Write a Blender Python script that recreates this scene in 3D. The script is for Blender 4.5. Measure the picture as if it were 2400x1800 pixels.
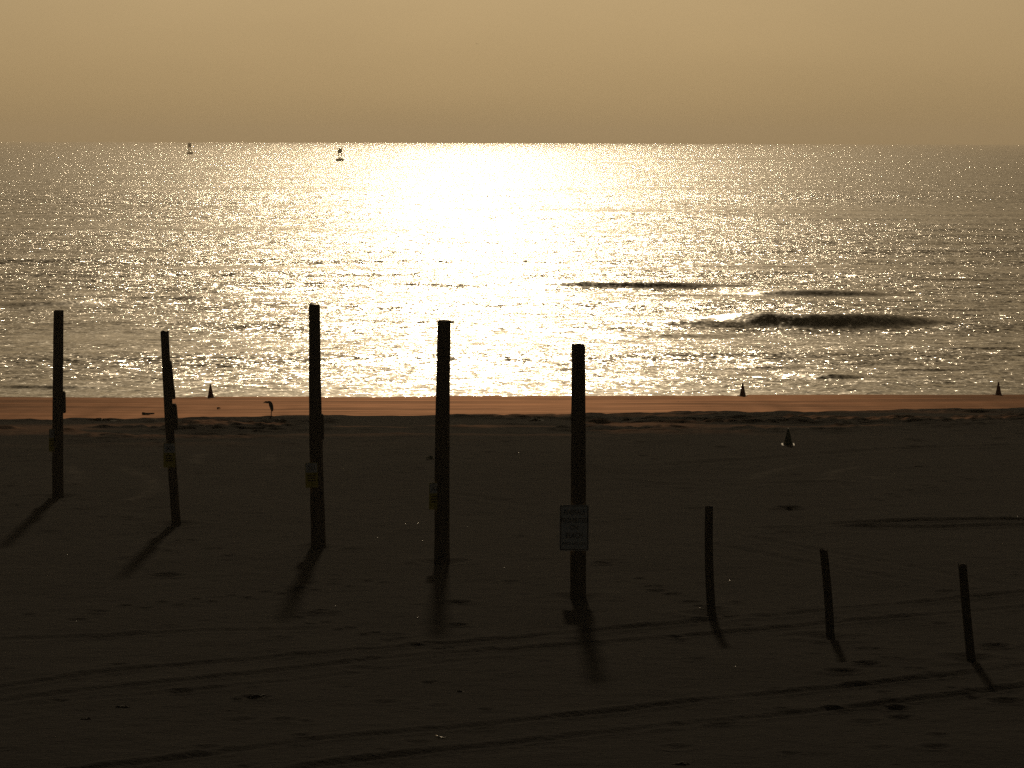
import bpy, bmesh, math, random
import numpy as np
from mathutils import Vector, Matrix

# ------------------------------------------------------------------ scene, camera, light
for o in list(bpy.data.objects):
    bpy.data.objects.remove(o)
SC = bpy.context.scene
COL = SC.collection
CAM_H = 9.8                      # a balcony above the beach
SEA = -1.0                       # sea level
PITCH = math.radians(3.640)
ROLL = 0.0029
FPX = 9000.0                     # focal length in pixels of the 2400 px photograph
SUN_EL = math.radians(22.0)
SUN_AZ = math.radians(-0.55)

fwd = Vector((0, math.cos(PITCH), -math.sin(PITCH)))
up0 = Vector((0, math.sin(PITCH), math.cos(PITCH)))
rt0 = Vector((1, 0, 0))
rt = rt0 * math.cos(ROLL) + up0 * math.sin(ROLL)
up = up0 * math.cos(ROLL) - rt0 * math.sin(ROLL)
CAMP = Vector((0, 0, CAM_H))
cd = bpy.data.cameras.new('camera')
cam = bpy.data.objects.new('camera', cd)
COL.objects.link(cam)
cd.sensor_width = 36.0
cd.lens = 135.0
cd.clip_start = 0.5
cd.clip_end = 60000.0
m = Matrix((rt, up, -fwd)).transposed().to_4x4()
m.translation = CAMP
cam.matrix_world = m
SC.camera = cam

w = bpy.data.worlds.new('World')
SC.world = w
w.use_nodes = True
wn = w.node_tree
sky = wn.nodes.new('ShaderNodeTexSky')
sky.sky_type = 'NISHITA'
sky.sun_disc = False
sky.sun_elevation = SUN_EL
sky.sun_rotation = SUN_AZ
sky.air_density = 0.3
sky.dust_density = 2.2
sky.ozone_density = 1.0
warm = wn.nodes.new('ShaderNodeMix')          # hazy golden morning: the whole sky is warm
warm.data_type = 'RGBA'
warm.blend_type = 'MULTIPLY'
warm.inputs['Factor'].default_value = 1.0
warm.inputs[7].default_value = (1.0, .83, .51, 1)
wn.links.new(sky.outputs[0], warm.inputs[6])
veil = wn.nodes.new('ShaderNodeTexNoise')      # thin uneven haze, the same all over the sky
veil.inputs['Scale'].default_value = 9.0
veil.inputs['Detail'].default_value = 3.0
vtc = wn.nodes.new('ShaderNodeTexCoord')
vmp = wn.nodes.new('ShaderNodeMapping')
vmp.inputs['Scale'].default_value = (1, 1, 3.5)
wn.links.new(vtc.outputs['Generated'], vmp.inputs['Vector'])
wn.links.new(vmp.outputs[0], veil.inputs['Vector'])
vm = wn.nodes.new('ShaderNodeMapRange')
vm.inputs[3].default_value = .88
vm.inputs[4].default_value = 1.12
wn.links.new(veil.outputs['Fac'], vm.inputs[0])
vs = wn.nodes.new('ShaderNodeVectorMath')
vs.operation = 'SCALE'
wn.links.new(warm.outputs[2], vs.inputs[0])
wn.links.new(vm.outputs[0], vs.inputs['Scale'])
wn.links.new(vs.outputs[0], wn.nodes['Background'].inputs[0])
wn.nodes['Background'].inputs[1].default_value = 0.079

sd = bpy.data.lights.new('sun', 'SUN')
sd.energy = 4.8
sd.angle = math.radians(2.0)
sd.color = (1.0, 0.78, 0.50)
sun = bpy.data.objects.new('sun', sd)
COL.objects.link(sun)
SUNV = Vector((math.sin(SUN_AZ) * math.cos(SUN_EL), math.cos(SUN_AZ) * math.cos(SUN_EL), math.sin(SUN_EL)))
sun.rotation_euler = SUNV.to_track_quat('Z', 'Y').to_euler()
sun.location = (0, 0, 60)

SC.view_settings.view_transform = 'Standard'
SC.view_settings.look = 'None'
SC.view_settings.gamma = 1.0
SC.view_settings.use_curve_mapping = False
SC.view_settings.exposure = -3.0
SC.render.engine = 'CYCLES'
SC.cycles.use_denoising = False
SC.cycles.use_adaptive_sampling = False
SC.cycles.max_bounces = 4

# ------------------------------------------------------------------ helpers
def ray(px, py):
    return (fwd + rt * ((px - 1200) / FPX) + up * ((900 - py) / FPX))

def on_z(px, py, z):
    d = ray(px, py)
    t = (z - CAM_H) / d.z
    return CAMP + d * t

def on_y(px, py, y):
    d = ray(px, py)
    return CAMP + d * (y / d.y)

def hashg(ix, iy, seed):
    h = (ix.astype(np.int64) * 374761393 + iy.astype(np.int64) * 668265263 + seed * 1442695041) & 0xFFFFFFFF
    h = ((h ^ (h >> 13)) * 1274126177) & 0xFFFFFFFF
    h = h ^ (h >> 16)
    return (h & 0xFFFFFF) / float(0xFFFFFF)

def vnoise(x, y, seed=0):
    x = np.asarray(x, float); y = np.asarray(y, float)
    ix = np.floor(x); iy = np.floor(y)
    fx = x - ix; fy = y - iy
    fx = fx * fx * fx * (fx * (fx * 6 - 15) + 10)
    fy = fy * fy * fy * (fy * (fy * 6 - 15) + 10)
    a = hashg(ix, iy, seed); b = hashg(ix + 1, iy, seed)
    c = hashg(ix, iy + 1, seed); d = hashg(ix + 1, iy + 1, seed)
    return (a + (b - a) * fx) * (1 - fy) + (c + (d - c) * fx) * fy - 0.5

def sstep(a, b, x):
    t = np.clip((x - a) / (b - a), 0, 1)
    return t * t * (3 - 2 * t)

def grid_mesh(name, xs, ys, Z, attrs=None):
    nx, ny = len(xs), len(ys)
    co = np.empty((ny, nx, 3), np.float32)
    co[..., 0] = xs[None, :]
    co[..., 1] = ys[:, None]
    co[..., 2] = Z
    me = bpy.data.meshes.new(name)
    me.vertices.add(nx * ny)
    me.vertices.foreach_set('co', co.ravel())
    i = (np.arange(ny - 1)[:, None] * nx + np.arange(nx - 1)[None, :]).ravel()
    q = np.stack([i, i + 1, i + 1 + nx, i + nx], 1).astype(np.int32)
    me.loops.add(q.size)
    me.loops.foreach_set('vertex_index', q.ravel())
    me.polygons.add(len(q))
    me.polygons.foreach_set('loop_start', np.arange(0, q.size, 4, dtype=np.int32))
    me.polygons.foreach_set('loop_total', np.full(len(q), 4, np.int32))
    me.polygons.foreach_set('use_smooth', np.ones(len(q), bool))
    me.update(calc_edges=True)
    for k, v in (attrs or {}).items():
        a = me.attributes.new(k, 'FLOAT', 'POINT')
        a.data.foreach_set('value', np.ascontiguousarray(v, np.float32).ravel())
    return me

def link(name, me, mat=None, parent=None):
    o = bpy.data.objects.new(name, me)
    COL.objects.link(o)
    if mat is not None:
        me.materials.append(mat)
    if parent is not None:
        o.parent = parent
    return o

def tag(o, label, cat, group=None):
    o['label'] = label
    o['category'] = cat
    if group:
        o['group'] = group
    return o

def empty(name, loc, rz=0.0):
    o = bpy.data.objects.new(name, None)
    COL.objects.link(o)
    o.location = loc
    o.rotation_euler = (0, 0, rz)
    o.empty_display_size = 0.2
    return o

def bm_obj(name, bm, mat, parent=None, smooth=False):
    me = bpy.data.meshes.new(name)
    bm.normal_update()
    bm.to_mesh(me)
    bm.free()
    if smooth:
        for p in me.polygons:
            p.use_smooth = True
    return link(name, me, mat, parent)

def loft(bm, rings, cap=True):
    prev = None
    first = None
    for ring in rings:
        vs = [bm.verts.new(p) for p in ring]
        if prev:
            n = len(vs)
            for i in range(n):
                bm.faces.new((prev[i], prev[(i + 1) % n], vs[(i + 1) % n], vs[i]))
        else:
            first = vs
        prev = vs
    if cap:
        bm.faces.new(list(reversed(first)))
        bm.faces.new(prev)

def box(bm, c, s, bev=0.0, rot=None):
    r = bmesh.ops.create_cube(bm, size=1.0)
    vs = r['verts']
    bmesh.ops.scale(bm, vec=s, verts=vs)
    if bev > 0:
        ed = list({e for v in vs for e in v.link_edges})
        rr = bmesh.ops.bevel(bm, geom=ed, offset=bev, segments=2, affect='EDGES')
        vs = list({v for f in rr['faces'] for v in f.verts} | {v for v in vs if v.is_valid})
    if rot is not None:
        bmesh.ops.rotate(bm, cent=(0, 0, 0), matrix=rot, verts=vs)
    bmesh.ops.translate(bm, vec=c, verts=vs)

def tube(bm, pts, rad, n=8):
    rings = []
    for i, p in enumerate(pts):
        p = Vector(p)
        a = Vector(pts[max(i - 1, 0)]); b = Vector(pts[min(i + 1, len(pts) - 1)])
        t = (b - a).normalized()
        s = t.orthogonal().normalized() if abs(t.z) > .9 else t.cross(Vector((0, 0, 1))).normalized()
        u = s.cross(t).normalized()
        r = rad[i] if isinstance(rad, (list, tuple)) else rad
        rings.append([p + s * (r * math.cos(k * 2 * math.pi / n)) + u * (r * math.sin(k * 2 * math.pi / n)) for k in range(n)])
    loft(bm, rings)

# ------------------------------------------------------------------ materials
def mat(name, color, rough=0.8, spec=0.3, var=0.25, scale=8.0, stretch=(1, 1, 1), bump=0.0, metallic=0.0, color2=None):
    M = bpy.data.materials.new(name)
    M.use_nodes = True
    nt = M.node_tree
    B = nt.nodes['Principled BSDF']
    tc = nt.nodes.new('ShaderNodeTexCoord')
    mp = nt.nodes.new('ShaderNodeMapping')
    mp.inputs['Scale'].default_value = stretch
    nt.links.new(tc.outputs['Object'], mp.inputs['Vector'])
    ns = nt.nodes.new('ShaderNodeTexNoise')
    ns.inputs['Scale'].default_value = scale
    ns.inputs['Detail'].default_value = 4
    nt.links.new(mp.outputs[0], ns.inputs['Vector'])
    cr = nt.nodes.new('ShaderNodeValToRGB')
    c2 = color2 or tuple(c * (1 - var) for c in color)
    cr.color_ramp.elements[0].position = 0.35
    cr.color_ramp.elements[1].position = 0.65
    cr.color_ramp.elements[0].color = (*c2, 1)
    cr.color_ramp.elements[1].color = (*[min(1, c * (1 + var * .5)) for c in color], 1)
    nt.links.new(ns.outputs['Fac'], cr.inputs[0])
    nt.links.new(cr.outputs[0], B.inputs['Base Color'])
    B.inputs['Roughness'].default_value = rough
    B.inputs['Specular IOR Level'].default_value = spec
    B.inputs['Metallic'].default_value = metallic
    if bump:
        b = nt.nodes.new('ShaderNodeBump')
        b.inputs['Strength'].default_value = bump
        b.inputs['Distance'].default_value = 0.02
        nt.links.new(ns.outputs['Fac'], b.inputs['Height'])
        nt.links.new(b.outputs[0], B.inputs['Normal'])
    return M

def math_node(nt, op, a, b=None, c=None):
    n = nt.nodes.new('ShaderNodeMath')
    n.operation = op
    for k, v in enumerate((a, b, c)):
        if v is None:
            continue
        if isinstance(v, (int, float)):
            n.inputs[k].default_value = v
        else:
            nt.links.new(v, n.inputs[k])
    return n.outputs[0]

def sand_material():
    M = bpy.data.materials.new('beach_sand')
    M.use_nodes = True
    nt = M.node_tree
    B = nt.nodes['Principled BSDF']
    L = nt.links.new
    geo = nt.nodes.new('ShaderNodeNewGeometry')
    wet = nt.nodes.new('ShaderNodeAttribute'); wet.attribute_name = 'wet'
    dry = nt.nodes.new('ShaderNodeAttribute'); dry.attribute_name = 'loose'
    n1 = nt.nodes.new('ShaderNodeTexNoise'); n1.inputs['Scale'].default_value = 0.35; n1.inputs['Detail'].default_value = 5
    n2 = nt.nodes.new('ShaderNodeTexNoise'); n2.inputs['Scale'].default_value = 9.0; n2.inputs['Detail'].default_value = 6
    L(geo.outputs['Position'], n1.inputs['Vector']); L(geo.outputs['Position'], n2.inputs['Vector'])
    cr = nt.nodes.new('ShaderNodeValToRGB')
    cr.color_ramp.elements[0].position = .3; cr.color_ramp.elements[1].position = .7
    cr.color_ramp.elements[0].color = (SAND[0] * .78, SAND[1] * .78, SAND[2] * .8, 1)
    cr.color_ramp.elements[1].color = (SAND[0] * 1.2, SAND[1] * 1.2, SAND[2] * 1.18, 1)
    f = math_node(nt, 'ADD', math_node(nt, 'MULTIPLY', n1.outputs['Fac'], .55), math_node(nt, 'MULTIPLY', n2.outputs['Fac'], .45))
    L(f, cr.inputs[0])
    mx = nt.nodes.new('ShaderNodeMix'); mx.data_type = 'RGBA'
    L(dry.outputs['Fac'], mx.inputs['Factor'])
    L(cr.outputs[0], mx.inputs[6]); mx.inputs[7].default_value = (.16, .148, .135, 1)
    mw = nt.nodes.new('ShaderNodeMix'); mw.data_type = 'RGBA'
    L(wet.outputs['Fac'], mw.inputs['Factor'])
    L(mx.outputs[2], mw.inputs[6]); mw.inputs[7].default_value = (.10, .050, .024, 1)
    L(mw.outputs[2], B.inputs['Base Color'])
    L(math_node(nt, 'MULTIPLY_ADD', wet.outputs['Fac'], WET_ROUGH - 1.0, 1.0), B.inputs['Roughness'])
    L(math_node(nt, 'MULTIPLY_ADD', wet.outputs['Fac'], WET_SPEC - 0.02, 0.02), B.inputs['Specular IOR Level'])
    B.inputs['Specular Tint'].default_value = (1, .72, .5, 1)
    b = nt.nodes.new('ShaderNodeBump'); b.inputs['Strength'].default_value = .6; b.inputs['Distance'].default_value = .05
    L(n2.outputs['Fac'], b.inputs['Height']); L(b.outputs[0], B.inputs['Normal'])
    # rough gloss where the sand is wet, orange lens glow put into its colour
    g = nt.nodes.new('ShaderNodeBsdfAnisotropic'); g.inputs['Color'].default_value = SHEEN_GLOW; g.inputs['Roughness'].default_value = .5
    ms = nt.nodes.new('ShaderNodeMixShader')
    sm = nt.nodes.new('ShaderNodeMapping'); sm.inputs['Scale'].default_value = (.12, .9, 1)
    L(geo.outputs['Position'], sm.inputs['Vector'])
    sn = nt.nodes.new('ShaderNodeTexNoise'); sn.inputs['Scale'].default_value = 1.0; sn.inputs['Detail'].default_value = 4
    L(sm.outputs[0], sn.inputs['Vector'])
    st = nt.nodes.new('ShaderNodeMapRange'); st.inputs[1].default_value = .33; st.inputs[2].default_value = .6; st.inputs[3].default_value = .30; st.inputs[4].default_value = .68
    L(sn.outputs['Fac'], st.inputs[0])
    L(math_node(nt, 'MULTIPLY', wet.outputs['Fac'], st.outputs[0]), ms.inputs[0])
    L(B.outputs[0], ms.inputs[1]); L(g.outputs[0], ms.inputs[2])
    L(ms.outputs[0], nt.nodes['Material Output'].inputs['Surface'])
    return M

def water_material():
    M = bpy.data.materials.new('sea_water')
    M.use_nodes = True
    nt = M.node_tree
    B = nt.nodes['Principled BSDF']
    L = nt.links.new
    geo = nt.nodes.new('ShaderNodeNewGeometry')
    ch = nt.nodes.new('ShaderNodeAttribute'); ch.attribute_name = 'chop'
    acc = None
    for sx, sy, amp, off in CHOP:
        mp = nt.nodes.new('ShaderNodeMapping')
        mp.inputs['Scale'].default_value = (1 / sx, 1 / sy, 0)
        mp.inputs['Location'].default_value = (off, off * 1.7, off)
        L(geo.outputs['Position'], mp.inputs['Vector'])
        n = nt.nodes.new('ShaderNodeTexNoise')
        n.inputs['Scale'].default_value = 1.0; n.inputs['Detail'].default_value = 1.0; n.inputs['Roughness'].default_value = .5
        L(mp.outputs[0], n.inputs['Vector'])
        s = nt.nodes.new('ShaderNodeVectorMath'); s.operation = 'SUBTRACT'
        L(n.outputs['Color'], s.inputs[0]); s.inputs[1].default_value = (.5, .5, .5)
        # mostly gentle facets, a few steep ones
        ab = nt.nodes.new('ShaderNodeVectorMath'); ab.operation = 'ABSOLUTE'
        L(s.outputs[0], ab.inputs[0])
        ma = nt.nodes.new('ShaderNodeVectorMath'); ma.operation = 'MULTIPLY_ADD'
        L(ab.outputs[0], ma.inputs[0]); ma.inputs[1].default_value = (TAIL,) * 3; ma.inputs[2].default_value = (CORE,) * 3
        hv = nt.nodes.new('ShaderNodeVectorMath'); hv.operation = 'MULTIPLY'
        L(s.outputs[0], hv.inputs[0]); L(ma.outputs[0], hv.inputs[1])
        k = nt.nodes.new('ShaderNodeVectorMath'); k.operation = 'MULTIPLY'
        L(hv.outputs[0], k.inputs[0]); k.inputs[1].default_value = (amp * CHOP_X, amp * CHOP_Y, 0)
        if acc is None:
            acc = k.outputs[0]
        else:
            a = nt.nodes.new('ShaderNodeVectorMath'); a.operation = 'ADD'
            L(acc, a.inputs[0]); L(k.outputs[0], a.inputs[1]); acc = a.outputs[0]
    # short waves roll in towards the shore, so the faces one sees lean that way
    ti = nt.nodes.new('ShaderNodeVectorMath'); ti.operation = 'ADD'
    L(acc, ti.inputs[0]); ti.inputs[1].default_value = (0, -CHOP_TILT, 0); acc = ti.outputs[0]
    sc = nt.nodes.new('ShaderNodeVectorMath'); sc.operation = 'SCALE'
    L(acc, sc.inputs[0]); L(ch.outputs['Fac'], sc.inputs['Scale'])
    ad = nt.nodes.new('ShaderNodeVectorMath'); ad.operation = 'ADD'
    L(sc.outputs[0], ad.inputs[0]); L(geo.outputs['Normal'], ad.inputs[1])
    nm = nt.nodes.new('ShaderNodeVectorMath'); nm.operation = 'NORMALIZE'
    L(ad.outputs[0], nm.inputs[0])
    L(nm.outputs[0], B.inputs['Normal'])
    B.inputs['Base Color'].default_value = (.24, .165, .045, 1)
    B.inputs['Roughness'].default_value = WATER_ROUGH
    B.inputs['IOR'].default_value = 1.34
    # fine capillary ripples: part of the surface spreads the light more widely
    B2 = nt.nodes.new('ShaderNodeBsdfPrincipled')
    B2.inputs['Base Color'].default_value = (.24, .165, .045, 1)
    B2.inputs['Roughness'].default_value = RIPPLE_ROUGH
    B2.inputs['IOR'].default_value = 1.34
    L(nm.outputs[0], B2.inputs['Normal'])
    mxs = nt.nodes.new('ShaderNodeMixShader')
    mxs.inputs[0].default_value = RIPPLE_MIX
    L(B.outputs[0], mxs.inputs[1]); L(B2.outputs[0], mxs.inputs[2])
    L(mxs.outputs[0], nt.nodes['Material Output'].inputs['Surface'])
    return M

SHEEN_GLOW = (.18, .098, .062, 1)
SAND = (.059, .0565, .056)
WET_ROUGH, WET_SPEC = .9, .02
WATER_ROUGH = .13
RIPPLE_ROUGH, RIPPLE_MIX = .33, .38
CHOP_X, CHOP_Y, CHOP_TILT = .76, .80, .138
CORE, TAIL = .40, 5.0
CHOP = [(.22, .30, .88, 3.1), (.8, 1.0, .55, 11.3), (4.5, 3.2, .18, 23.7)]

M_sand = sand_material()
M_water = water_material()
M_wood = mat('weathered_piling_wood', (.19, .14, .10), .9, .15, .45, 3.0, (6, 6, .35), bump=.6)
M_post = mat('grey_timber', (.12, .095, .07), .9, .15, .4, 4.0, (8, 8, .4), bump=.5)
M_white = mat('painted_sign_white', (.85, .80, .70), .7, .2, .12, 5)
M_yellow = mat('painted_sign_yellow', (.85, .64, .06), .7, .3, .2, 5)
M_black = mat('sign_black_paint', (.02, .02, .02), .6, .3, .1, 5)
M_brown = mat('sign_brown_print', (.08, .04, .015), .7, .3, .1, 5)
M_steel = mat('galvanised_bolt', (.3, .3, .3), .45, .5, .2, 30, metallic=.8)
M_cone = mat('orange_cone_plastic', (.55, .06, .03), .5, .4, .2, 6)
M_cgreen = mat('green_cone_plastic', (.03, .10, .045), .45, .4, .2, 6)
M_rubber = mat('black_rubber_base', (.03, .03, .03), .5, .3, .3, 12)
M_buoy = mat('rusty_buoy_paint', (.16, .10, .06), .7, .3, .4, 2)
M_bird = mat('grey_brown_plumage', (.20, .175, .14), .85, .2, .4, 14)
M_bill = mat('dark_bill', (.06, .045, .03), .6, .3, .2, 14)
M_gull = mat('gull_plumage', (.12, .11, .10), .85, .2, .3, 8)
M_weed = mat('dry_seaweed', (.035, .03, .02), .8, .2, .4, 20)
M_drift = mat('driftwood', (.06, .045, .03), .85, .2, .4, 10)
M_stick = mat('bleached_reed', (.62, .5, .32), .35, .5, .15, 12)
M_shell = mat('wet_shell', (.7, .66, .6), .25, .6, .15, 10)
M_net = mat('green_plastic_scrap', (.06, .10, .03), .5, .4, .3, 12)

# ------------------------------------------------------------------ the beach
yL = on_z(0, 984, 0); yR = on_z(2400, 957, 0)
def crest(x):
    t = (x - yL.x) / (yR.x - yL.x)
    return yL.y + (yR.y - yL.y) * np.clip(t, -3, 4) + 1.1 * vnoise(x / 3.3, 0 * x, 5) + .9 * vnoise(x / 0.9, 0 * x, 6)
WL = on_z(0, 928.5, SEA); WR = on_z(2400, 924.5, SEA)
YW = (WL.y + WR.y) / 2            # the waterline runs slightly away towards the right
def yw(x):
    return WL.y + (WR.y - WL.y) * np.clip((x - WL.x) / (WR.x - WL.x), -2, 3)

def profile(x, y):
    c = crest(x)
    s = y - c
    front = -0.22 * sstep(0.0, 1.6, s)
    slope = -(1.0 - 0.22) * np.clip((s - 1.0) / (yw(x) - c - 1.0), 0, 6)
    return front + slope

def base_ground(x, y):
    x = np.asarray(x, float); y = np.asarray(y, float)
    h = profile(x, y)
    land = 1 - sstep(-2, 2, y - crest(x))
    h = h + land * (.12 * vnoise(x / 9, y / 13, 1) + .05 * vnoise(x / 2.6, y / 3.6, 2))
    return h

TRACKS = [  # tyre ruts, where they lie on the sand
    ([(-300, 1655), (0, 1616), (136, 1588), (325, 1566), (542, 1544), (814, 1525), (1004, 1509), (1200, 1495), (1600, 1459), (1907, 1432), (2240, 1402), (2700, 1360)], .16, .060),
    ([(-300, 1690), (0, 1645), (136, 1626), (488, 1590), (705, 1563), (1004, 1533), (1200, 1522), (1708, 1481), (1925, 1459), (2142, 1445), (2400, 1420), (2700, 1395)], .16, .055),
    ([(-200, 1850), (255, 1799), (407, 1777), (624, 1748), (868, 1723), (1031, 1707), (1200, 1696), (1600, 1645), (1745, 1631), (1925, 1613), (2142, 1593), (2269, 1579), (2400, 1560), (2700, 1520)], .15, .075),
    ([(-200, 1900), (400, 1845), (760, 1794), (868, 1780), (1004, 1761), (1200, 1742), (1600, 1696), (1781, 1678), (1925, 1663), (2142, 1642), (2287, 1622), (2400, 1609), (2700, 1570)], .15, .070),
    ([(1850, 1236), (1962, 1228), (2179, 1217), (2400, 1219), (2700, 1219)], .25, .10),
    ([(1700, 1240), (1835, 1237), (2034, 1235), (2179, 1233), (2400, 1233), (2700, 1232)], .25, .08),
    ([(1600, 1262), (1672, 1277), (1817, 1305), (1962, 1334), (2142, 1363), (2247, 1380), (2500, 1425)], .18, .035),
    ([(1640, 1238), (1727, 1255), (1835, 1275), (1925, 1293), (2034, 1313), (2197, 1340), (2500, 1395)], .18, .035),
    ([(-100, 1500), (60, 1492), (240, 1480), (420, 1474), (600, 1475), (760, 1473), (840, 1468)], .20, .050),
    ([(300, 1632), (560, 1610), (800, 1580), (1000, 1556), (1200, 1540)], .14, .025),
    ([(0, 1662), (200, 1640), (500, 1618), (620, 1605)], .14, .025),
    ([(1000, 1148), (1120, 1160), (1240, 1180), (1330, 1205)], .25, .03),
    ([(1500, 1100), (1750, 1078), (1950, 1062), (2150, 1050), (2420, 1046)], .35, .05),
    ([(1380, 1118), (1500, 1130), (1700, 1140), (1900, 1128), (2100, 1140)], .3, .03),
]
ARCS = [
    [(277, 1094), (331, 1112), (352, 1122), (360, 1134), (357, 1152), (328, 1167), (300, 1176)],
    [(152, 1092), (168, 1100), (176, 1109), (181, 1123), (174, 1136)],
    [(460, 1085), (456, 1075), (466, 1066), (482, 1062)], [(630, 1084), (626, 1074), (640, 1064), (655, 1064)],
    [(1764, 1125), (1790, 1112), (1850, 1098), (1920, 1090)], [(1940, 1126), (1948, 1112), (1980, 1103), (2030, 1094)],
    [(2046, 1118), (2060, 1124), (2078, 1120)],
]

def build_beach():
    fx = np.arange(-21, 21.01, .085)
    xs = np.concatenate([[-9000, -3000, -1000, -400, -200, -120, -70, -45, -32, -26, -23], fx, [23, 26, 32, 45, 70, 120, 200, 400, 1000, 3000, 9000]])
    ys = np.concatenate([[-2000, -600, -200, -80, -30, 0, 20, 35, 45, 50, 53], np.arange(55, 92, .05), np.arange(92, 122, .085), np.arange(122, 142, .06), np.arange(142, 172, .12), [174, 178, 185, 200, 230, 300, 400]])
    X, Y = np.meshgrid(xs, ys)
    Z = base_ground(X, Y)
    c = crest(X)
    s = Y - c
    land = 1 - sstep(-1.5, 1.0, s)
    near = sstep(45, 54, Y) * (1 - sstep(19, 25, np.abs(X)))
    # wind-blown and trampled relief
    Z += near * land * (.020 * vnoise(X / .8, Y / 1.1, 11) + .016 * vnoise(X / .33, Y / .4, 12) + .010 * vnoise(X / .16, Y / .18, 13))
    # churned sand along the berm
    churn = np.exp(-((s + 4.5) / 4.2) ** 2) * (s < 1.5)
    patch = sstep(-.12, .22, vnoise(X / 4.5, Y / 2.0, 14) + .5 * vnoise(X / 1.7, Y / .9, 15))
    Z += near * churn * patch * (.26 * np.abs(vnoise(X / 1.0, Y / .8, 16)) + .18 * np.abs(vnoise(X / .45, Y / .4, 17)) + .05 * vnoise(X / .2, Y / .2, 18))
    # foreshore ripples, drawn out along the shore
    shore = sstep(1.5, 3.5, s)
    Z += near * shore * (.05 * vnoise(X / 17, Y / 9, 20) + .030 * vnoise(X / 9, Y / .9, 21) + .014 * vnoise(X / 3, Y / .35, 22) + .012 * vnoise(X / .8, Y / .5, 23))
    # ruts
    for pts, wd, dp in TRACKS:
        W = [on_z(a, b, 0) for a, b in pts]
        tx = np.array([p.x for p in W]); ty = np.array([p.y for p in W])
        o = np.argsort(tx); tx = tx[o]; ty = ty[o]
        yt = np.interp(xs, tx, ty)
        kern = np.ones(31) / 31
        yt[11:-11] = np.convolve(np.pad(yt[11:-11], 15, mode='edge'), kern, 'valid')
        sl = np.gradient(yt, xs)
        cs = 1 / np.sqrt(1 + sl ** 2)
        d = (Y - yt[None, :]) * cs[None, :]
        d = d + .05 * vnoise(X / .5, Y / .5, 31)
        ends = sstep(tx[0], tx[0] + 1.5, X) * (1 - sstep(tx[-1] - 1.5, tx[-1], X))
        am = (.75 + .7 * vnoise(X / 1.3, Y * 0, int(dp * 1e4))) * ends * near
        dp = dp * .75
        Z += am * (-dp * np.exp(-(d / wd) ** 2) + .5 * dp * np.exp(-((np.abs(d) - 2.0 * wd) / (wd * .8)) ** 2))
    # footprints and scuffs
    rng = random.Random(4)
    dents = []
    for _ in range(170):
        px, py = rng.uniform(-50, 2450), 1000 + 800 * rng.random() ** 1.3
        p = on_z(px, py, 0)
        dents.append((p.x, p.y, rng.uniform(.12, .28), rng.uniform(.012, .035)))
    for (px, py, dx, dy, n) in ((1500, 1360, 22, 9, 12), (300, 1420, 40, -4, 16), (700, 1450, 30, 6, 14), (2000, 1500, 26, 12, 12), (150, 1180, 30, 9, 14), (2050, 1175, 20, -5, 12)):
        for k in range(n):
            p = on_z(px + dx * k + rng.uniform(-4, 4), py + dy * k + (5 if k % 2 else -5), 0)
            dents.append((p.x, p.y, .13, .03))
    for px, py, r_, d_ in ((1974, 1574, .3, .07), (1960, 1660, .2, .05), (2030, 1555, .25, .06), (2330, 1513, .3, .06), (2360, 1645, .3, .06), (1690, 1695, .2, .05), (2105, 1660, .22, .05), (2112, 1680, .2, .05), (600, 1636, .25, .05), (390, 1345, .35, .06), (1849, 1190, .3, .08), (1075, 1413, .25, .06), (1075, 1464, .2, .05)):
        p = on_z(px, py, 0)
        dents.append((p.x, p.y, r_, d_))
    for dx, dy, r, dp in dents:
        i0, i1 = np.searchsorted(xs, [dx - 3 * r, dx + 3 * r]); j0, j1 = np.searchsorted(ys, [dy - 3 * r, dy + 3 * r])
        if i1 <= i0 or j1 <= j0:
            continue
        d2 = ((X[j0:j1, i0:i1] - dx) ** 2 + (Y[j0:j1, i0:i1] - dy) ** 2) / r ** 2
        Z[j0:j1, i0:i1] += land[j0:j1, i0:i1] * dp * (-np.exp(-d2 * 1.6) + .45 * np.exp(-((np.sqrt(d2) - 1.35) / .35) ** 2))
    # sand scooped out at the foot of each post
    for px, py in ((136, 1166), (413, 1228), (746, 1281), (1036, 1316), (1354, 1400), (1668, 1440), (1945, 1490), (2275, 1544)):
        p = on_z(px, py, 0)
        d2 = ((X - p.x) ** 2 + (Y - p.y) ** 2)
        Z += -.07 * np.exp(-d2 / .35 ** 2) + .05 * np.exp(-((np.sqrt(d2) - .75) / .25) ** 2) * (.6 + vnoise(X / .6, Y / .6, 41))
    # loose pale sand thrown up by turning wheels
    loose = np.zeros_like(Z)
    for pts in ARCS:
        W = [on_z(a, b, 0) for a, b in pts]
        for a, b in zip(W[:-1], W[1:]):
            x0, x1 = min(a.x, b.x) - 1, max(a.x, b.x) + 1
            y0, y1 = min(a.y, b.y) - 1.5, max(a.y, b.y) + 1.5
            i0, i1 = np.searchsorted(xs, [x0, x1]); j0, j1 = np.searchsorted(ys, [y0, y1])
            xx = X[j0:j1, i0:i1]; yy = Y[j0:j1, i0:i1]
            dx, dy = b.x - a.x, b.y - a.y
            t = np.clip(((xx - a.x) * dx + (yy - a.y) * dy) / (dx * dx + dy * dy + 1e-9), 0, 1)
            d = np.hypot(xx - a.x - t * dx, yy - a.y - t * dy)
            v = np.exp(-(d / .22) ** 2)
            loose[j0:j1, i0:i1] = np.maximum(loose[j0:j1, i0:i1], v)
    loose *= (.6 + .8 * vnoise(X / .4, Y / .4, 43))
    Z += near * .035 * loose
    # dampness: the foreshore, and tongues of it lapping over the berm
    wet = sstep(.6, 2.2, s + .6 * vnoise(X / 2.5, Y / .8, 51))
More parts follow.
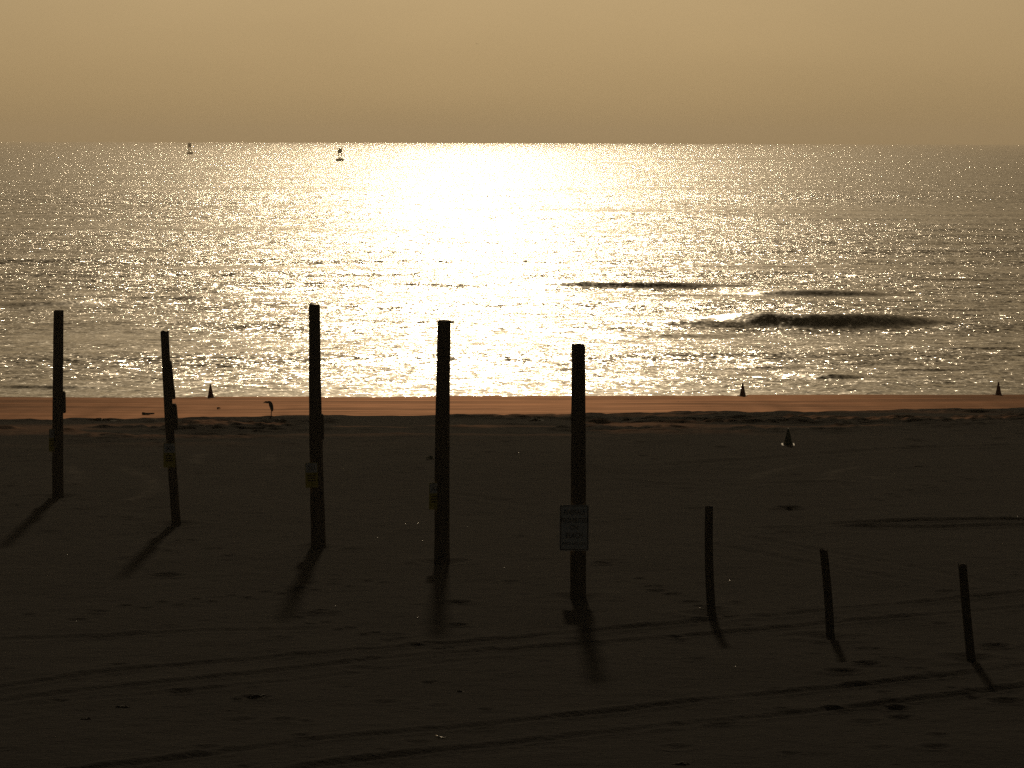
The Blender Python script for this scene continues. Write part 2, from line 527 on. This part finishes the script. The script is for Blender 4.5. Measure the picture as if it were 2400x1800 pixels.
    tongue = sstep(.05, .3, vnoise(X / 5.5, Y / 1.3, 52) + .4 * vnoise(X / 1.4, Y / .6, 53)) * np.exp(-((s + 4.0) / 4.5) ** 2)
    wet = np.clip(np.maximum(wet, .18 * tongue), 0, 1)
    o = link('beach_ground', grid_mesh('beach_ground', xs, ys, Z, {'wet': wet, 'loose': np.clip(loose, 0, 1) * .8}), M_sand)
    o['kind'] = 'structure'
    return xs, ys, Z
XS, YS, ZS = build_beach()

def ground(x, y):
    i = int(np.clip(np.searchsorted(XS, x) - 1, 0, len(XS) - 2)); j = int(np.clip(np.searchsorted(YS, y) - 1, 0, len(YS) - 2))
    u = (x - XS[i]) / (XS[i + 1] - XS[i]); v = (y - YS[j]) / (YS[j + 1] - YS[j])
    return float((ZS[j, i] * (1 - u) + ZS[j, i + 1] * u) * (1 - v) + (ZS[j + 1, i] * (1 - u) + ZS[j + 1, i + 1] * u) * v)

def on_ground(px, py):
    d = ray(px, py)
    t = 40 / d.y
    while t < 400:
        p = CAMP + d * t
        if p.z <= ground(p.x, p.y):
            break
        t += .04
    p = CAMP + d * t
    p.z = ground(p.x, p.y)
    return p

# ------------------------------------------------------------------ the sea
# swells: left px, right px, crest py, height m, face length m
SWELLS = [
    (1620, 2260, 739, .66, 2.75), (1440, 1840, 757, .24, 2.0), (1300, 1760, 776, .20, 2.0),
    (1200, 1760, 661, .40, 1.9), (1700, 2130, 676, .46, 2.0), (930, 1170, 667, .16, 1.4), (1180, 1760, 688, .13, 1.2),
    (1960, 2460, 651, .18, 1.6), (1820, 2040, 877, .17, 1.0), (-60, 250, 706, .26, 2.2), (150, 720, 697, .16, 1.8),
    (-60, 230, 684, .14, 1.2), (80, 330, 657, .14, 1.2), (880, 1140, 758, .14, 1.2), (-60, 240, 903, .13, .8), (1700, 1900, 855, .09, .8),
    (2100, 2460, 815, .14, 1.0), (1900, 2460, 720, .13, 1.2), (430, 780, 628, .14, 1.6), (1240, 2050, 622, .14, 1.6), (500, 900, 665, .12, 1.2),
    (2000, 2300, 860, .09, .7), (300, 520, 790, .08, .8),
]
def build_sea():
    fx = np.concatenate([np.arange(-130, -40, 3.0), np.arange(-40, 40, .45), np.arange(40, 131, 3.0)])
    xs = np.concatenate([[-12000, -6000, -2500, -1200, -600, -300, -180], fx, [180, 300, 600, 1200, 2500, 6000, 12000]])
    ys = [YW - 14.0]
    while ys[-1] < 230: ys.append(ys[-1] + .16)
    while ys[-1] < 420: ys.append(ys[-1] + .30)
    while ys[-1] < 11800: ys.append(ys[-1] + min(200, .004 * ys[-1] * (ys[-1] / 420) ** .6))
    ys = np.array(ys)
    X, Y = np.meshgrid(xs, ys)
    Z = np.full_like(X, SEA)
    FACE = np.zeros_like(X)
    amp = sstep(YW + 1, YW + 40, Y) * (1 - sstep(1500, 4000, Y)) * (1 - sstep(110, 180, np.abs(X)))
    warp = 9 * vnoise(X / 45, Y / 60, 61) + 3 * vnoise(X / 14, Y / 25, 62)
    for k, (lam, a) in enumerate(((31, .10), (17, .04), (9.5, .014), (5.3, .005))):
        env = .5 + 1.6 * np.clip(vnoise(X / (lam * 1.6), Y / (lam * 2.2), 63 + k) + .2, 0, 1)
        ph = (Y + warp * (1 + .3 * k) + X * (.05 * (k - 1))) * 2 * math.pi / lam
        sw = np.sin(ph + .45 * np.sin(ph))
        Z += amp * a * env * sw
    for l, r, py, h, fl in SWELLS:
        a = on_z(l, py, SEA + h); b = on_z(r, py, SEA + h)
        cx, hw = (a.x + b.x) / 2, (b.x - a.x) / 2
        cy = (a.y + b.y) / 2
        env = np.clip(1 - ((X - cx) / hw) ** 2, 0, 1) ** .9
        yc = cy + .9 * fl * vnoise(X / (hw * .5 + 2), X * 0, int(py)) + 1.2 * fl * ((X - cx) / hw) ** 2
        s = Y - yc
        front = sstep(-fl, 0, s)
        FACE = np.maximum(FACE, np.clip(env * 2.5, 0, 1) * sstep(-fl * 1.15, -fl * .8, s) * (1 - sstep(-fl * .12, .1, s)) * min(1, h / .3))
        back = np.exp(-np.clip(s, 0, None) / (fl * 3.0))
        Z += h * env * np.where(s < 0, front, back) * (1 + .12 * vnoise(X / 3.5, Y / 6, 71)) - .18 * h * env * np.exp(-((s + fl * 1.8) / (fl * 1.2)) ** 2)
    chop = .92 + .55 * vnoise(X / 60, Y / 16, 81) + .30 * vnoise(X / 16, Y / 5, 82) + .25 * vnoise(X / 400, Y / 120, 83)
    shallow = .72 + .28 * sstep(YW, YW + 45, Y)
    chop = np.clip(chop * shallow, .25, 1.5)
    for l, r, py, dpx in ((1500, 2100, 620, 7), (380, 760, 627, 6), (0, 480, 780, 26), (1300, 2300, 372, 2)):   # slicks of calmer water
        a = on_z(l, py, SEA); b = on_z(r, py, SEA)
        dy = abs(on_z(l, py - dpx, SEA).y - a.y)
        e = np.exp(-(((X - (a.x + b.x) / 2) / ((b.x - a.x) / 2)) ** 2)) * np.exp(-((Y - a.y) / dy) ** 2)
        chop *= 1 - .5 * e
    chop = chop * (1 - .72 * FACE)
    o = link('sea_water', grid_mesh('sea_water', xs, ys, Z, {'chop': chop}), M_water)
    o['kind'] = 'structure'
build_sea()

# ------------------------------------------------------------------ posts
def round_piling(name, bx, by, bw, tx, ty, tw, seed, mat_, square=False):
    p = on_ground(bx, by)
    d = p.y
    t = on_y(tx, ty, d)
    k = d / FPX
    r0, r1 = bw * k / 2, tw * k / 2
    rng = random.Random(seed)
    e = empty(name, p)
    bm = bmesh.new()
    H = t.z - p.z
    n = 28 if not square else 20
    rings = []
    bow = rng.uniform(-.03, .03)
    nr = 46
    flute = [1 + rng.uniform(-.035, .02) for _ in range(n)]
    for i in range(nr + 1):
        f = -0.12 + 1.12 * i / nr
        ff = max(f, 0)
        c = Vector(((t.x - p.x) * f + bow * math.sin(math.pi * ff), 0, H * f))
        r = (r0 + (r1 - r0) * ff)
        ring = []
        for q in range(n):
            a = 2 * math.pi * q / n + math.pi / n
            rr = r * flute[q] * (1 + .03 * float(vnoise(np.array(q * .9), np.array(i * .35), seed)) * 2)
            if square:
                m_ = max(abs(math.cos(a)), abs(math.sin(a)))
                rr = r * min(1 / m_, 1.28) * (1 + .015 * rng.uniform(-1, 1))
            ring.append(c + Vector((rr * math.cos(a), rr * math.sin(a), (.02 * math.sin(a * 3 + seed) if i == nr else 0))))
        rings.append(ring)
    top = [v + (Vector((t.x - p.x, 0, H)) - v) * .12 + Vector((0, 0, .012)) for v in rings[-1]]
    rings.append(top)
    loft(bm, rings)
    bm_obj('shaft', bm, mat_, e)
    return e, p, d, k

def cleat(e, p, d, x0, x1, y0, y1, slant=0.0, depth=.16):
    """a short board spiked to the side of a piling; corners given where they show"""
    a = on_y(x0, y0, d); b = on_y(x1, y1, d)
    k = d / FPX
    inner = -.12
    bm = bmesh.new()
    pts = [(a.x + inner, a.z), (b.x - slant * k - .03, a.z), (b.x - slant * k, a.z - .05), (b.x, b.z + .02), (b.x - .015, b.z), (a.x + inner + slant * k, b.z)]
    vs0 = [bm.verts.new((x - p.x, -depth / 2, z - p.z)) for x, z in pts]
    vs1 = [bm.verts.new((x - p.x, depth / 2, z - p.z)) for x, z in pts]
    n = len(pts)
    bm.faces.new(vs0); bm.faces.new(list(reversed(vs1)))
    for i in range(n):
        bm.faces.new((vs0[i], vs1[i], vs1[(i + 1) % n], vs0[(i + 1) % n]))
    bmesh.ops.recalc_face_normals(bm, faces=bm.faces)
    bm_obj('cleat', bm, M_wood, e)

S = 2400 / 2212
def P(*a):
    return [v * S for v in a]
G1 = 'tall wooden pilings across the beach'
pil = {}
spec = [
    (1, (125, 1076, 25, 126.5, 672, 22), 'straight tall piling at the far left with a sign seen edge-on'),
    (2, (381, 1133, 20, 355.5, 716, 18), 'thin tall piling leaning left with ragged cleats on its right side'),
    (3, (688, 1182, 32, 679, 660, 24), 'tallest looking piling, tapering upward, with a yellow sign at its left edge'),
    (4, (955, 1214, 33.5, 960, 694, 28.5), 'tall piling against the brightest glitter with a narrow yellow sign'),
    (5, (1248.5, 1291, 35, 1249.5, 745, 29.5), 'thick tall piling carrying the white lettered sign'),
]
for i, a, lab in spec:
    e, p, d, k = round_piling('wooden_piling', *P(*a), seed=i * 7, mat_=M_wood)
    tag(e, lab, 'piling', G1)
    pil[i] = (e, p, d, k)
G2 = 'short timber posts on the right'
for i, a, lab in (
    (6, (1537, 1328, 19, 1531.5, 1096, 17), 'short timber post nearest the white sign, almost upright'),
    (7, (1793.5, 1374, 18.5, 1779, 1189, 17), 'short timber post leaning left, middle of the three short ones'),
    (8, (2097.5, 1424, 19, 2079, 1220, 18), 'short timber post leaning left at the far right')):
    e, p, d, k = round_piling('timber_post', *P(*a), seed=i * 11, mat_=M_post, square=True)
    tag(e, lab, 'post', G2)
    pil[i] = (e, p, d, k)
cleat(*pil[1][:3], 147, 154, 917, 968, .5)
cleat(*pil[2][:3], 397, 408.5, 845, 914, 6)
cleat(*pil[2][:3], 402, 411, 910, 935, 1)
cleat(*pil[2][:3], 406, 418, 946, 1001, 4)
cleat(*pil[3][:3], 752, 759.6, 970, 1031, .5)

# ------------------------------------------------------------------ signs
def text_mesh(s, size, width=None):
    cu = bpy.data.curves.new('lettering', 'FONT')
    cu.body = s
    cu.size = size
    cu.align_x = 'CENTER'
    cu.align_y = 'CENTER'
    cu.extrude = 0.0012
    cu.offset = 0.0
    o = bpy.data.objects.new('tmp', cu)
    COL.objects.link(o)
    dg = bpy.context.evaluated_depsgraph_get()
    me = bpy.data.meshes.new_from_object(o.evaluated_get(dg))
    bpy.data.objects.remove(o)
    if width:
        xs = [v.co.x for v in me.vertices]
        f = width / (max(xs) - min(xs))
        for v in me.vertices:
            v.co.x *= f
    return me

def plate(wd, ht, r, th):
    bm = bmesh.new()
    pts = []
    for cx, cz, a0 in ((wd / 2 - r, ht / 2 - r, 0), (-wd / 2 + r, ht / 2 - r, 90), (-wd / 2 + r, -ht / 2 + r, 180), (wd / 2 - r, -ht / 2 + r, 270)):
        for k in range(5):
            a = math.radians(a0 + k * 22.5)
            pts.append((cx + r * math.cos(a), cz + r * math.sin(a)))
    f = bm.faces.new([bm.verts.new((x, 0, z)) for x, z in pts])
    rr = bmesh.ops.extrude_face_region(bm, geom=[f])
    bmesh.ops.translate(bm, vec=(0, th, 0), verts=[g for g in rr['geom'] if isinstance(g, bmesh.types.BMVert)])
    bmesh.ops.recalc_face_normals(bm, faces=bm.faces)
    return bm

def frame_ring(wd, ht, t):
    bm = bmesh.new()
    for c, s in (((0, 0, ht / 2 - t / 2), (wd, .003, t)), ((0, 0, -ht / 2 + t / 2), (wd, .003, t)), ((wd / 2 - t / 2, 0, 0), (t, .003, ht - 2 * t)), ((-wd / 2 + t / 2, 0, 0), (t, .003, ht - 2 * t))):
        box(bm, c, s)
    return bm

def bolts(parent, zs, x=0.0):
    for z in zs:
        bm = bmesh.new()
        bmesh.ops.create_cone(bm, cap_ends=True, segments=8, radius1=.014, radius2=.012, depth=.012)
        bmesh.ops.rotate(bm, cent=(0, 0, 0), matrix=Matrix.Rotation(math.radians(90), 3, 'X'), verts=bm.verts)
        bmesh.ops.translate(bm, vec=(x, -.006, z), verts=bm.verts)
        bm_obj('bolt', bm, M_steel, parent)

def letters(parent, rows, mat_):
    for s, z, size, wd in rows:
        me = text_mesh(s, size, wd)
        o = link('lettering', me, mat_, parent)
        o.rotation_euler = (math.radians(90), 0, 0)
        o.location = (0, -.003, z)

def sign_at(i, x0, x1, y0, y1, yaw, label, true_w, big=False, tilt=0.0):
    e, p, d, k = pil[i]
    ht = (y1 - y0) * k
    # stand the plate against the camera side of the piling
    rad = .16 if i != 2 else .11
    a = on_y((x0 + x1) / 2, (y0 + y1) / 2, d - rad - .015)
    s = empty('beach_sign' if big else 'warning_sign', a, 0)
    s.rotation_euler = (0, math.radians(tilt), math.radians(yaw))
    bm_obj('plate', plate(true_w, ht, .035 if big else .02, .004), M_white if big else M_yellow, s)
    if big:
        fr = bm_obj('border', frame_ring(true_w - .03, ht - .03, .016), M_black, s)
        fr.location = (0, -.0022, 0)
        letters(s, [('ANIMALS', .335, .17, .46), ('PROHIBITED', .155, .15, .565), ('ON', .0, .15, .16), ('BEACH', -.17, .17, .36), ('ORD NO 10-5', -.345, .085, .50)], M_black)
        bolts(s, (.44, -.44))
    else:
        bm = bmesh.new()
        box(bm, (0, -.0015, ht * .29), (true_w - .025, .003, ht * .38))
        bm_obj('header_panel', bm, M_white, s)
        letters(s, [('XI', ht * .27, .17, true_w * .55)], M_black)
        for z in (-.02, -.12, -.22):
            bm = bmesh.new()
            box(bm, (0, -.0015, ht * z), (true_w * .62, .003, ht * .05))
            bm_obj('print_line', bm, M_brown, s)
        bolts(s, (ht * .46, -ht * .46))
    tag(s, label, 'sign', None if big else 'yellow warning signs on the pilings')
    return s
sign_at(1, 116, 131, 1005, 1058, 55, 'narrow sign turned edge-on at the left piling', .30)
sign_at(2, 383, 411, 1038, 1096, 0, 'yellow sign on the leaning piling with cleats', .305)
sign_at(3, 715.5, 745, 1084, 1143, 0, 'yellow sign with pale header left of the tapering piling', .305, tilt=-1.5)
sign_at(4, 1006.5, 1030, 1131, 1194, 30, 'narrow yellow sign turned slightly left beside the piling in brightest glitter', .28)
sign_at(5, 1311.5, 1380, 1183, 1291, 0, 'white sign reading animals prohibited on beach, black border', 68.5 * pil[5][3], big=True)

# ------------------------------------------------------------------ traffic cones
def cone(p, h, mb, label, tilt=(0, 0), base_w=.36, rz=0.0, base_mat=None):
    e = empty('traffic_cone', p, rz)
    e.rotation_euler = (tilt[0], tilt[1], rz)
    bm = bmesh.new()
    box(bm, (0, 0, .018), (base_w, base_w, .036), bev=.010)
    bm_obj('base', bm, base_mat or mb, e)
    bm = bmesh.new()
    n = 24
    prof = [(base_w * .39, .034), (base_w * .385, .06), (base_w * .34, .075), (.026, h - .02), (.022, h - .004), (.012, h), (.010, h - .05)]
    rings = [[Vector((r * math.cos(2 * math.pi * k / n), r * math.sin(2 * math.pi * k / n), z)) for k in range(n)] for r, z in prof]
    loft(bm, rings, cap=False)
    b = bm_obj('body', bm, mb, e, smooth=True)
    bm = bmesh.new()
    f1, f2 = .55, .72
    rr = lambda f: (base_w * .34 + (.026 - base_w * .34) * (f * h - .075) / (h - .095)) + .003
    loft(bm, [[Vector((rr(f) * math.cos(2 * math.pi * k / n), rr(f) * math.sin(2 * math.pi * k / n), f * h)) for k in range(n)] for f in (f1, f2)], cap=False)
    bm_obj('collar', bm, mb, b, smooth=True)
    return tag(e, label, 'traffic cone', 'traffic cones on the beach')

def cone_px(px, base_y, top_y, mb, label, base_mat=None, tilt=(0, 0), rz=.2, bw=.36):
    p = on_ground(px, base_y)
    h = (base_y - top_y) * p.y / FPX
    p.z -= .012
    return cone(p, h, mb, label, tilt, bw, rz, base_mat)
cone_px(494, 932, 899, M_cone, 'dark red cone at the waterline between the leaning and the tapering piling', tilt=(0, -.03))
cone_px(1740.5, 928, 896, M_cone, 'dark red cone at the waterline right of the white-sign piling', tilt=(0, .01))
cone_px(2340, 926, 894, M_cone, 'dark red cone at the waterline near the right edge')
# this one stands on a sloping spot, its base tipped a little towards the road
cone_px(1847, 1043, 1002, M_cgreen, 'dark green cone standing on the dry sand with a glinting base', M_rubber, tilt=(math.radians(6.5), 0), rz=0.0, bw=.42)

# ------------------------------------------------------------------ navigation buoys
def buoy(px, wl_y, top_y, label, float_px, extra=False, lean=0.0):
    p = on_z(px, wl_y, SEA)
    k = p.y / FPX
    H = (wl_y - top_y) * k
    R = float_px * k / 2
    e = empty('navigation_buoy', p)
    e.rotation_euler = (0, lean, 0)
    n = 28
    bm = bmesh.new()
    hf = H * .17
    prof = [(R * .80, -hf * .8), (R * .97, -hf * .2), (R, hf * .35), (R, hf * .85), (R * .94, hf), (R * .30, hf * 1.12)]
    loft(bm, [[Vector((r * math.cos(2 * math.pi * q / n), r * math.sin(2 * math.pi * q / n), z)) for q in range(n)] for r, z in prof])
    fl = bm_obj('float', bm, M_buoy, e)
    rt_ = R * .52
    zc0, zc1 = H * .60, H * .96
    for q in range(4):
        a = math.pi / 4 + q * math.pi / 2
        bm = bmesh.new()
        tube(bm, [(R * .60 * math.cos(a), R * .60 * math.sin(a), hf * .9), (rt_ * .95 * math.cos(a), rt_ * .95 * math.sin(a), zc1)], R * .07, 6)
        bm_obj('leg', bm, M_buoy, e)
        a2 = a + math.pi / 2
        bm = bmesh.new()
        f = lambda z: (R * .60 + (rt_ * .95 - R * .60) * (z - hf * .9) / (zc1 - hf * .9))
        tube(bm, [(f(H * .44) * math.cos(a), f(H * .44) * math.sin(a), H * .44), (f(H * .44) * math.cos(a2), f(H * .44) * math.sin(a2), H * .44)], R * .045, 5)
        bm_obj('brace', bm, M_buoy, e)
    # radar reflector / daymark: crossed panels inside a slatted drum
    bm = bmesh.new()
    loft(bm, [[Vector((rt_ * math.cos(2 * math.pi * q / 16), rt_ * math.sin(2 * math.pi * q / 16), z)) for q in range(16)] for z in (zc0, zc1)])
    bm_obj('daymark', bm, M_buoy, e)
    bm = bmesh.new()
    tube(bm, [(0, 0, hf * 1.0), (0, 0, H * .30)], R * .16, 10)
    bm_obj('battery_pocket', bm, M_buoy, e)
    bm = bmesh.new()
    loft(bm, [[Vector((r * math.cos(2 * math.pi * q / 14), r * math.sin(2 * math.pi * q / 14), z)) for q in range(14)] for r, z in ((R * .10, H * .52), (R * .14, H * .47), (R * .22, H * .41), (R * .24, H * .40))])
    bm_obj('bell', bm, M_buoy, e)
    bm = bmesh.new()
    tube(bm, [(0, 0, zc1), (0, 0, zc1 + H * .05)], R * .10, 10)
    bm_obj('lantern', bm, M_buoy, e)
    if extra:
        bm = bmesh.new()
        tube(bm, [(rt_ * .92, 0, zc1 - H * .02), (rt_ * .95, 0, zc1 + H * .06), (rt_ * 1.15, 0, zc1 + H * .10)], [R * .05, R * .05, R * .07], 6)
        bm_obj('antenna', bm, M_buoy, e)
    return tag(e, label, 'buoy', 'navigation buoys near the horizon')
buoy(445.5, 361.5, 334.5, 'smaller navigation buoy on the horizon at the left', 14.3, lean=-.05)
buoy(796.5, 377.5, 347, 'larger navigation buoy at the edge of the bright glitter', 19, extra=True)

# ------------------------------------------------------------------ heron
def skinned(name, verts, edges, radii, mat_, parent=None, sub=2, root=0):
    me = bpy.data.meshes.new(name)
    me.from_pydata(verts, edges, [])
    o = link(name, me, None, parent)
    me.materials.append(mat_)
    sk = o.modifiers.new('skin', 'SKIN')
    sk.use_smooth_shade = True
    for i, r in enumerate(radii):
        v = me.skin_vertices[0].data[i]
        v.radius = r if isinstance(r, tuple) else (r, r)
        v.use_root = (i == root)
    ss = o.modifiers.new('sub', 'SUBSURF')
    ss.levels = sub
    ss.render_levels = sub
    return o

def heron(px, py, top):
    p = on_ground(px, py)
    H = (py - top) * p.y / FPX
    e = empty('heron', p)
    u = H / 37.0     # model drawn in photograph pixels, feet at (0,0)
    V = []; R = []; E = []
    def add(x, z, y, r, prev=None):
        V.append((x * u, y * u, z * u)); R.append(r if isinstance(r, tuple) else r); i = len(V) - 1
        if prev is not None:
            E.append((prev, i))
        return i
    s = lambda a: (a * u, a * u)
    hip = add(1.4, 17.0, 0, s(3.4))
    b1 = add(0.4, 22.0, 0, s(4.9))
    E.append((hip, b1))
    b2 = add(-1.3, 27.2, 0, s(5.2), b1)
    b3 = add(-3.4, 32.0, 0, s(4.2), b2)
    nk = add(-6.2, 33.2, 0, s(2.9), b3)
    nk2 = add(-9.3, 31.6, 0, s(2.6), nk)
    hd = add(-12.8, 33.0, 0, s(2.9), nk2)
    bl = add(-15.4, 32.0, 0, s(1.2), hd)
    add(-18.6, 30.6, 0, s(.4), bl)
    t1 = add(2.6, 14.0, 0, s(1.8), hip)
    add(3.2, 10.8, 0, s(.7), t1)
    for sy in (-1.5, 1.5):
        th = add(.4, 13.5, sy, s(1.3), hip)
        kn = add(-.1 + .2 * sy, 8.5, sy, s(.62), th)
        ft = add(-.4 + .5 * sy, .9, sy, s(.5), kn)
        add(-3.6 + .5 * sy, .35, sy - .4, s(.35), ft)
        add(-3.0 + .5 * sy, .35, sy + 1.3, s(.35), ft)
        add(1.6 + .5 * sy, .35, sy, s(.35), ft)
    skinned('body', V, E, R, M_bird, e)
    for sy in (-1, 1):     # folded wings over the back
        bm = bmesh.new()
        rings = []
        for f, xx, zz, ra, rb in ((0, -3.2, 32.4, .6, .5), (.2, -1.2, 30, 2.2, 1.1), (.5, 1.4, 24.5, 2.6, 1.3), (.8, 3.0, 17.5, 1.7, .9), (1, 3.8, 12.6, .4, .3)):
            rings.append([Vector(((xx + ra * math.cos(a)) * u, (sy * (3.0 + rb * math.sin(a)) ) * u, zz * u)) for a in [2 * math.pi * q / 10 for q in range(10)]])
        loft(bm, rings)
        bm_obj('wing', bm, M_bird, e, smooth=True)
    return tag(e, 'hunched long-legged heron facing left on the wet sand', 'heron')
heron(636, 976, 938)

# ------------------------------------------------------------------ gulls far off in the sky
def gull(px, py, span_px, dist, label, bank=0.0):
    c = on_y(px, py, dist)
    k = dist / FPX
    sp = span_px * k / 2
    bm = bmesh.new()
    prof = [(-.42, .01), (-.36, .05), (-.15, .10), (.1, .10), (.3, .06), (.42, .045), (.52, .012)]
    loft(bm, [[Vector((r * sp * math.cos(a), y * sp, r * sp * math.sin(a))) for a in [2 * math.pi * q / 8 for q in range(8)]] for y, r in prof])
    for sx in (-1, 1):
        for (x0, z0, c0), (x1, z1, c1) in ((((0.03, .04, .17)), ((.5, .20, .14))), (((.5, .20, .14)), ((1.0, .02, .03)))):
            ring = []
            for x, z, ch in ((x0, z0, c0), (x1, z1, c1)):
                ring.append([Vector((sx * x * sp, yy * sp, (z + zz) * sp)) for yy, zz in ((ch, 0), (0, .03), (-ch, 0), (0, -.02))])
            loft(bm, ring)
    bmesh.ops.recalc_face_normals(bm, faces=bm.faces)
    o = bm_obj('gull', bm, M_gull)
    o.location = c
    o.rotation_euler = (0, bank, .5)
    return tag(o, label, 'bird', 'gulls in the sky')
gull(1118, 103, 9, 900, 'tiny gull high in the sky, wings spread', .1)
gull(1600, 243, 5, 1100, 'tiny speck of a gull low in the sky right of centre', -.2)

# ------------------------------------------------------------------ small things on the sand
def stick(name, px0, py0, px1, py1, r, mat_, label, cat, seed=0, lift=1.0):
    a = on_ground(px0, py0); b = on_ground(px1, py1)
    rng = random.Random(seed)
    e = a
    bm = bmesh.new()
    pts = []; rad = []
    for i in range(7):
        f = i / 6
        q = a.lerp(b, f) - a
        q.z = max(ground(a.x + q.x, a.y + q.y) - a.z, 0) * .6 + r * lift + .01 * math.sin(f * 5 + seed)
        pts.append(q + Vector((0, rng.uniform(-.02, .02), 0)))
        rad.append(r * (1 - .45 * f) * rng.uniform(.85, 1.1))
    tube(bm, pts, rad, 8)
    o = bm_obj(name, bm, mat_, None, smooth=True)
    o.location = a
    return tag(o, label, cat)
stick('reed_stem', 1022, 1729, 1048, 1733, .016, M_stick, 'bright pale stem lying between tyre ruts near the bottom', 'stem', 2)
stick('driftwood', 334, 972, 361, 973, .05, M_drift, 'dark stick of driftwood on the wet sand beside the leaning piling', 'driftwood', 3)
stick('driftwood', 509, 958.5, 516, 958.8, .035, M_drift, 'tiny dark stick on wet sand below the left cone', 'driftwood', 5)

def weed(px, py, wpx, hpx, label, seed):
    c = on_ground(px, py)
    k = c.y / FPX
    rx, ry, rz = wpx * k * .5, min(.30, wpx * k * .45), max(.03, hpx * k)
    bm = bmesh.new()
    n = 26
    rings = []
    rim = [1 + 1.1 * float(vnoise(np.array(q * .55), np.array(seed * 3.3), 91)) + .5 * float(vnoise(np.array(q * 1.9), np.array(seed), 92)) for q in range(n)]
    for j, (f, hz) in enumerate(((1.0, -.03), (.9, .25), (.7, .65), (.45, .9), (.18, 1.0))):
        ring = []
        for q in range(n):
            a = 2 * math.pi * q / n
            rr = f * (rim[q] if j < 3 else 1)
            x, y = rx * rr * math.cos(a), ry * rr * math.sin(a)
            hn = 1 + 1.4 * float(vnoise(np.array(x * 22 + 9), np.array(y * 22 + seed), 93))
            ring.append(Vector((x, y, ground(c.x + x, c.y + y) - c.z + rz * hz * max(hn, .1))))
        rings.append(ring)
    loft(bm, rings)
    o = bm_obj('seaweed', bm, M_weed)
    o.location = c
    return tag(o, label, 'seaweed', 'wrack of seaweed on the sand')
weed(240, 986, 62, 4, 'strands of dark seaweed along the edge of the wet sand at left', 1)
weed(287, 1658, 28, 4, 'dark seaweed clump low on the left, right of a second clump', 2)
weed(203, 1687, 20, 3, 'dark seaweed clump lowest on the left', 3)
weed(1074, 1622, 26, 3, 'dark seaweed clump above the bright stem', 4)
weed(604, 1636, 40, 2, 'thin strip of dark seaweed left of the middle near the bottom', 5)
weed(1850, 1192, 16, 3, 'ragged dark seaweed tuft below the green cone', 6)
weed(1600, 1792, 36, 4, 'dark seaweed clump at the bottom edge', 7)
weed(1255, 985, 44, 4, 'dark wrack on the berm between the two right tall pilings', 8)
weed(660, 988, 30, 3, 'dark wrack on the berm just right of the heron', 9)

def scrap(px, py):
    c = on_ground(px, py)
    bm = bmesh.new()
    rng = random.Random(8)
    n = 9
    g = [[bm.verts.new(((i / (n - 1) - .5) * .30, (j / 4 - .5) * .22, .03 + .05 * math.sin(i * 1.1 + j) * rng.uniform(.4, 1) + .03 * j / 4)) for i in range(n)] for j in range(5)]
    for j in range(4):
        for i in range(n - 1):
            bm.faces.new((g[j][i], g[j][i + 1], g[j + 1][i + 1], g[j + 1][i]))
    rr = bmesh.ops.extrude_face_region(bm, geom=list(bm.faces))
    bmesh.ops.translate(bm, vec=(0, 0, .012), verts=[q for q in rr['geom'] if isinstance(q, bmesh.types.BMVert)])
    bmesh.ops.recalc_face_normals(bm, faces=bm.faces)
    o = bm_obj('plastic_scrap', bm, M_net)
    o.location = c
    tag(o, 'crumpled green plastic scrap on the sand left of a piling', 'scrap')
scrap(1010, 1077)

HALF = (SUNV + (CAMP - Vector((0, 90, 0))).normalized()).normalized()
def shell(px, py, label, sz=.035, seed=0):
    c = on_ground(px, py)
    rng = random.Random(seed)
    bm = bmesh.new()
    n = 14
    rings = []
    for f in (1.0, .8, .5, .2):
        rings.append([Vector((sz * f * (1 + .08 * math.cos(9 * a)) * math.cos(a), sz * .75 * f * math.sin(a), sz * .35 * (1 - f * f))) for a in [2 * math.pi * q / n for q in range(n)]])
    loft(bm, rings)
    o = bm_obj('shell', bm, M_shell, None, smooth=True)
    o.location = c + Vector((0, 0, .01))
    nrm = (HALF + Vector((rng.uniform(-.05, .05), rng.uniform(-.05, .05), 0))).normalized()
    o.rotation_euler = nrm.to_track_quat('Z', 'Y').to_euler()
    tag(o, label, 'shell', 'shells glinting on the dark sand')
SH = 'wet shell glinting like a tiny spark on the dark sand'
for i, (px, py) in enumerate(((951, 1230), (979, 1228), (1096, 1236), (884, 1261), (990, 1269), (157, 1302), (786, 1423), (979, 1449), (1182, 1332), (1641, 1427), (1711, 1363), (1724, 1564), (2386, 1214), (179, 1458), (1216, 1063), (1590, 941))):
    shell(px, py, SH, .03 if i != 1 else .045, i)

# ------------------------------------------------------------------ sea haze: the air over beach and water
bm = bmesh.new()
box(bm, (0, 5250, 19.5), (26000, 15500, 53))
hz = bm_obj('haze', bm, None)
hz['kind'] = 'stuff'
HM = bpy.data.materials.new('sea_haze')
HM.use_nodes = True
hn = HM.node_tree
hn.nodes.remove(hn.nodes['Principled BSDF'])
pv = hn.nodes.new('ShaderNodeVolumePrincipled')
pv.inputs['Color'].default_value = (1.0, .90, .74, 1)
pv.inputs['Density'].default_value = 0.00013
pv.inputs['Anisotropy'].default_value = 0.62
hn.links.new(pv.outputs[0], hn.nodes['Material Output'].inputs['Volume'])
hz.data.materials.append(HM)
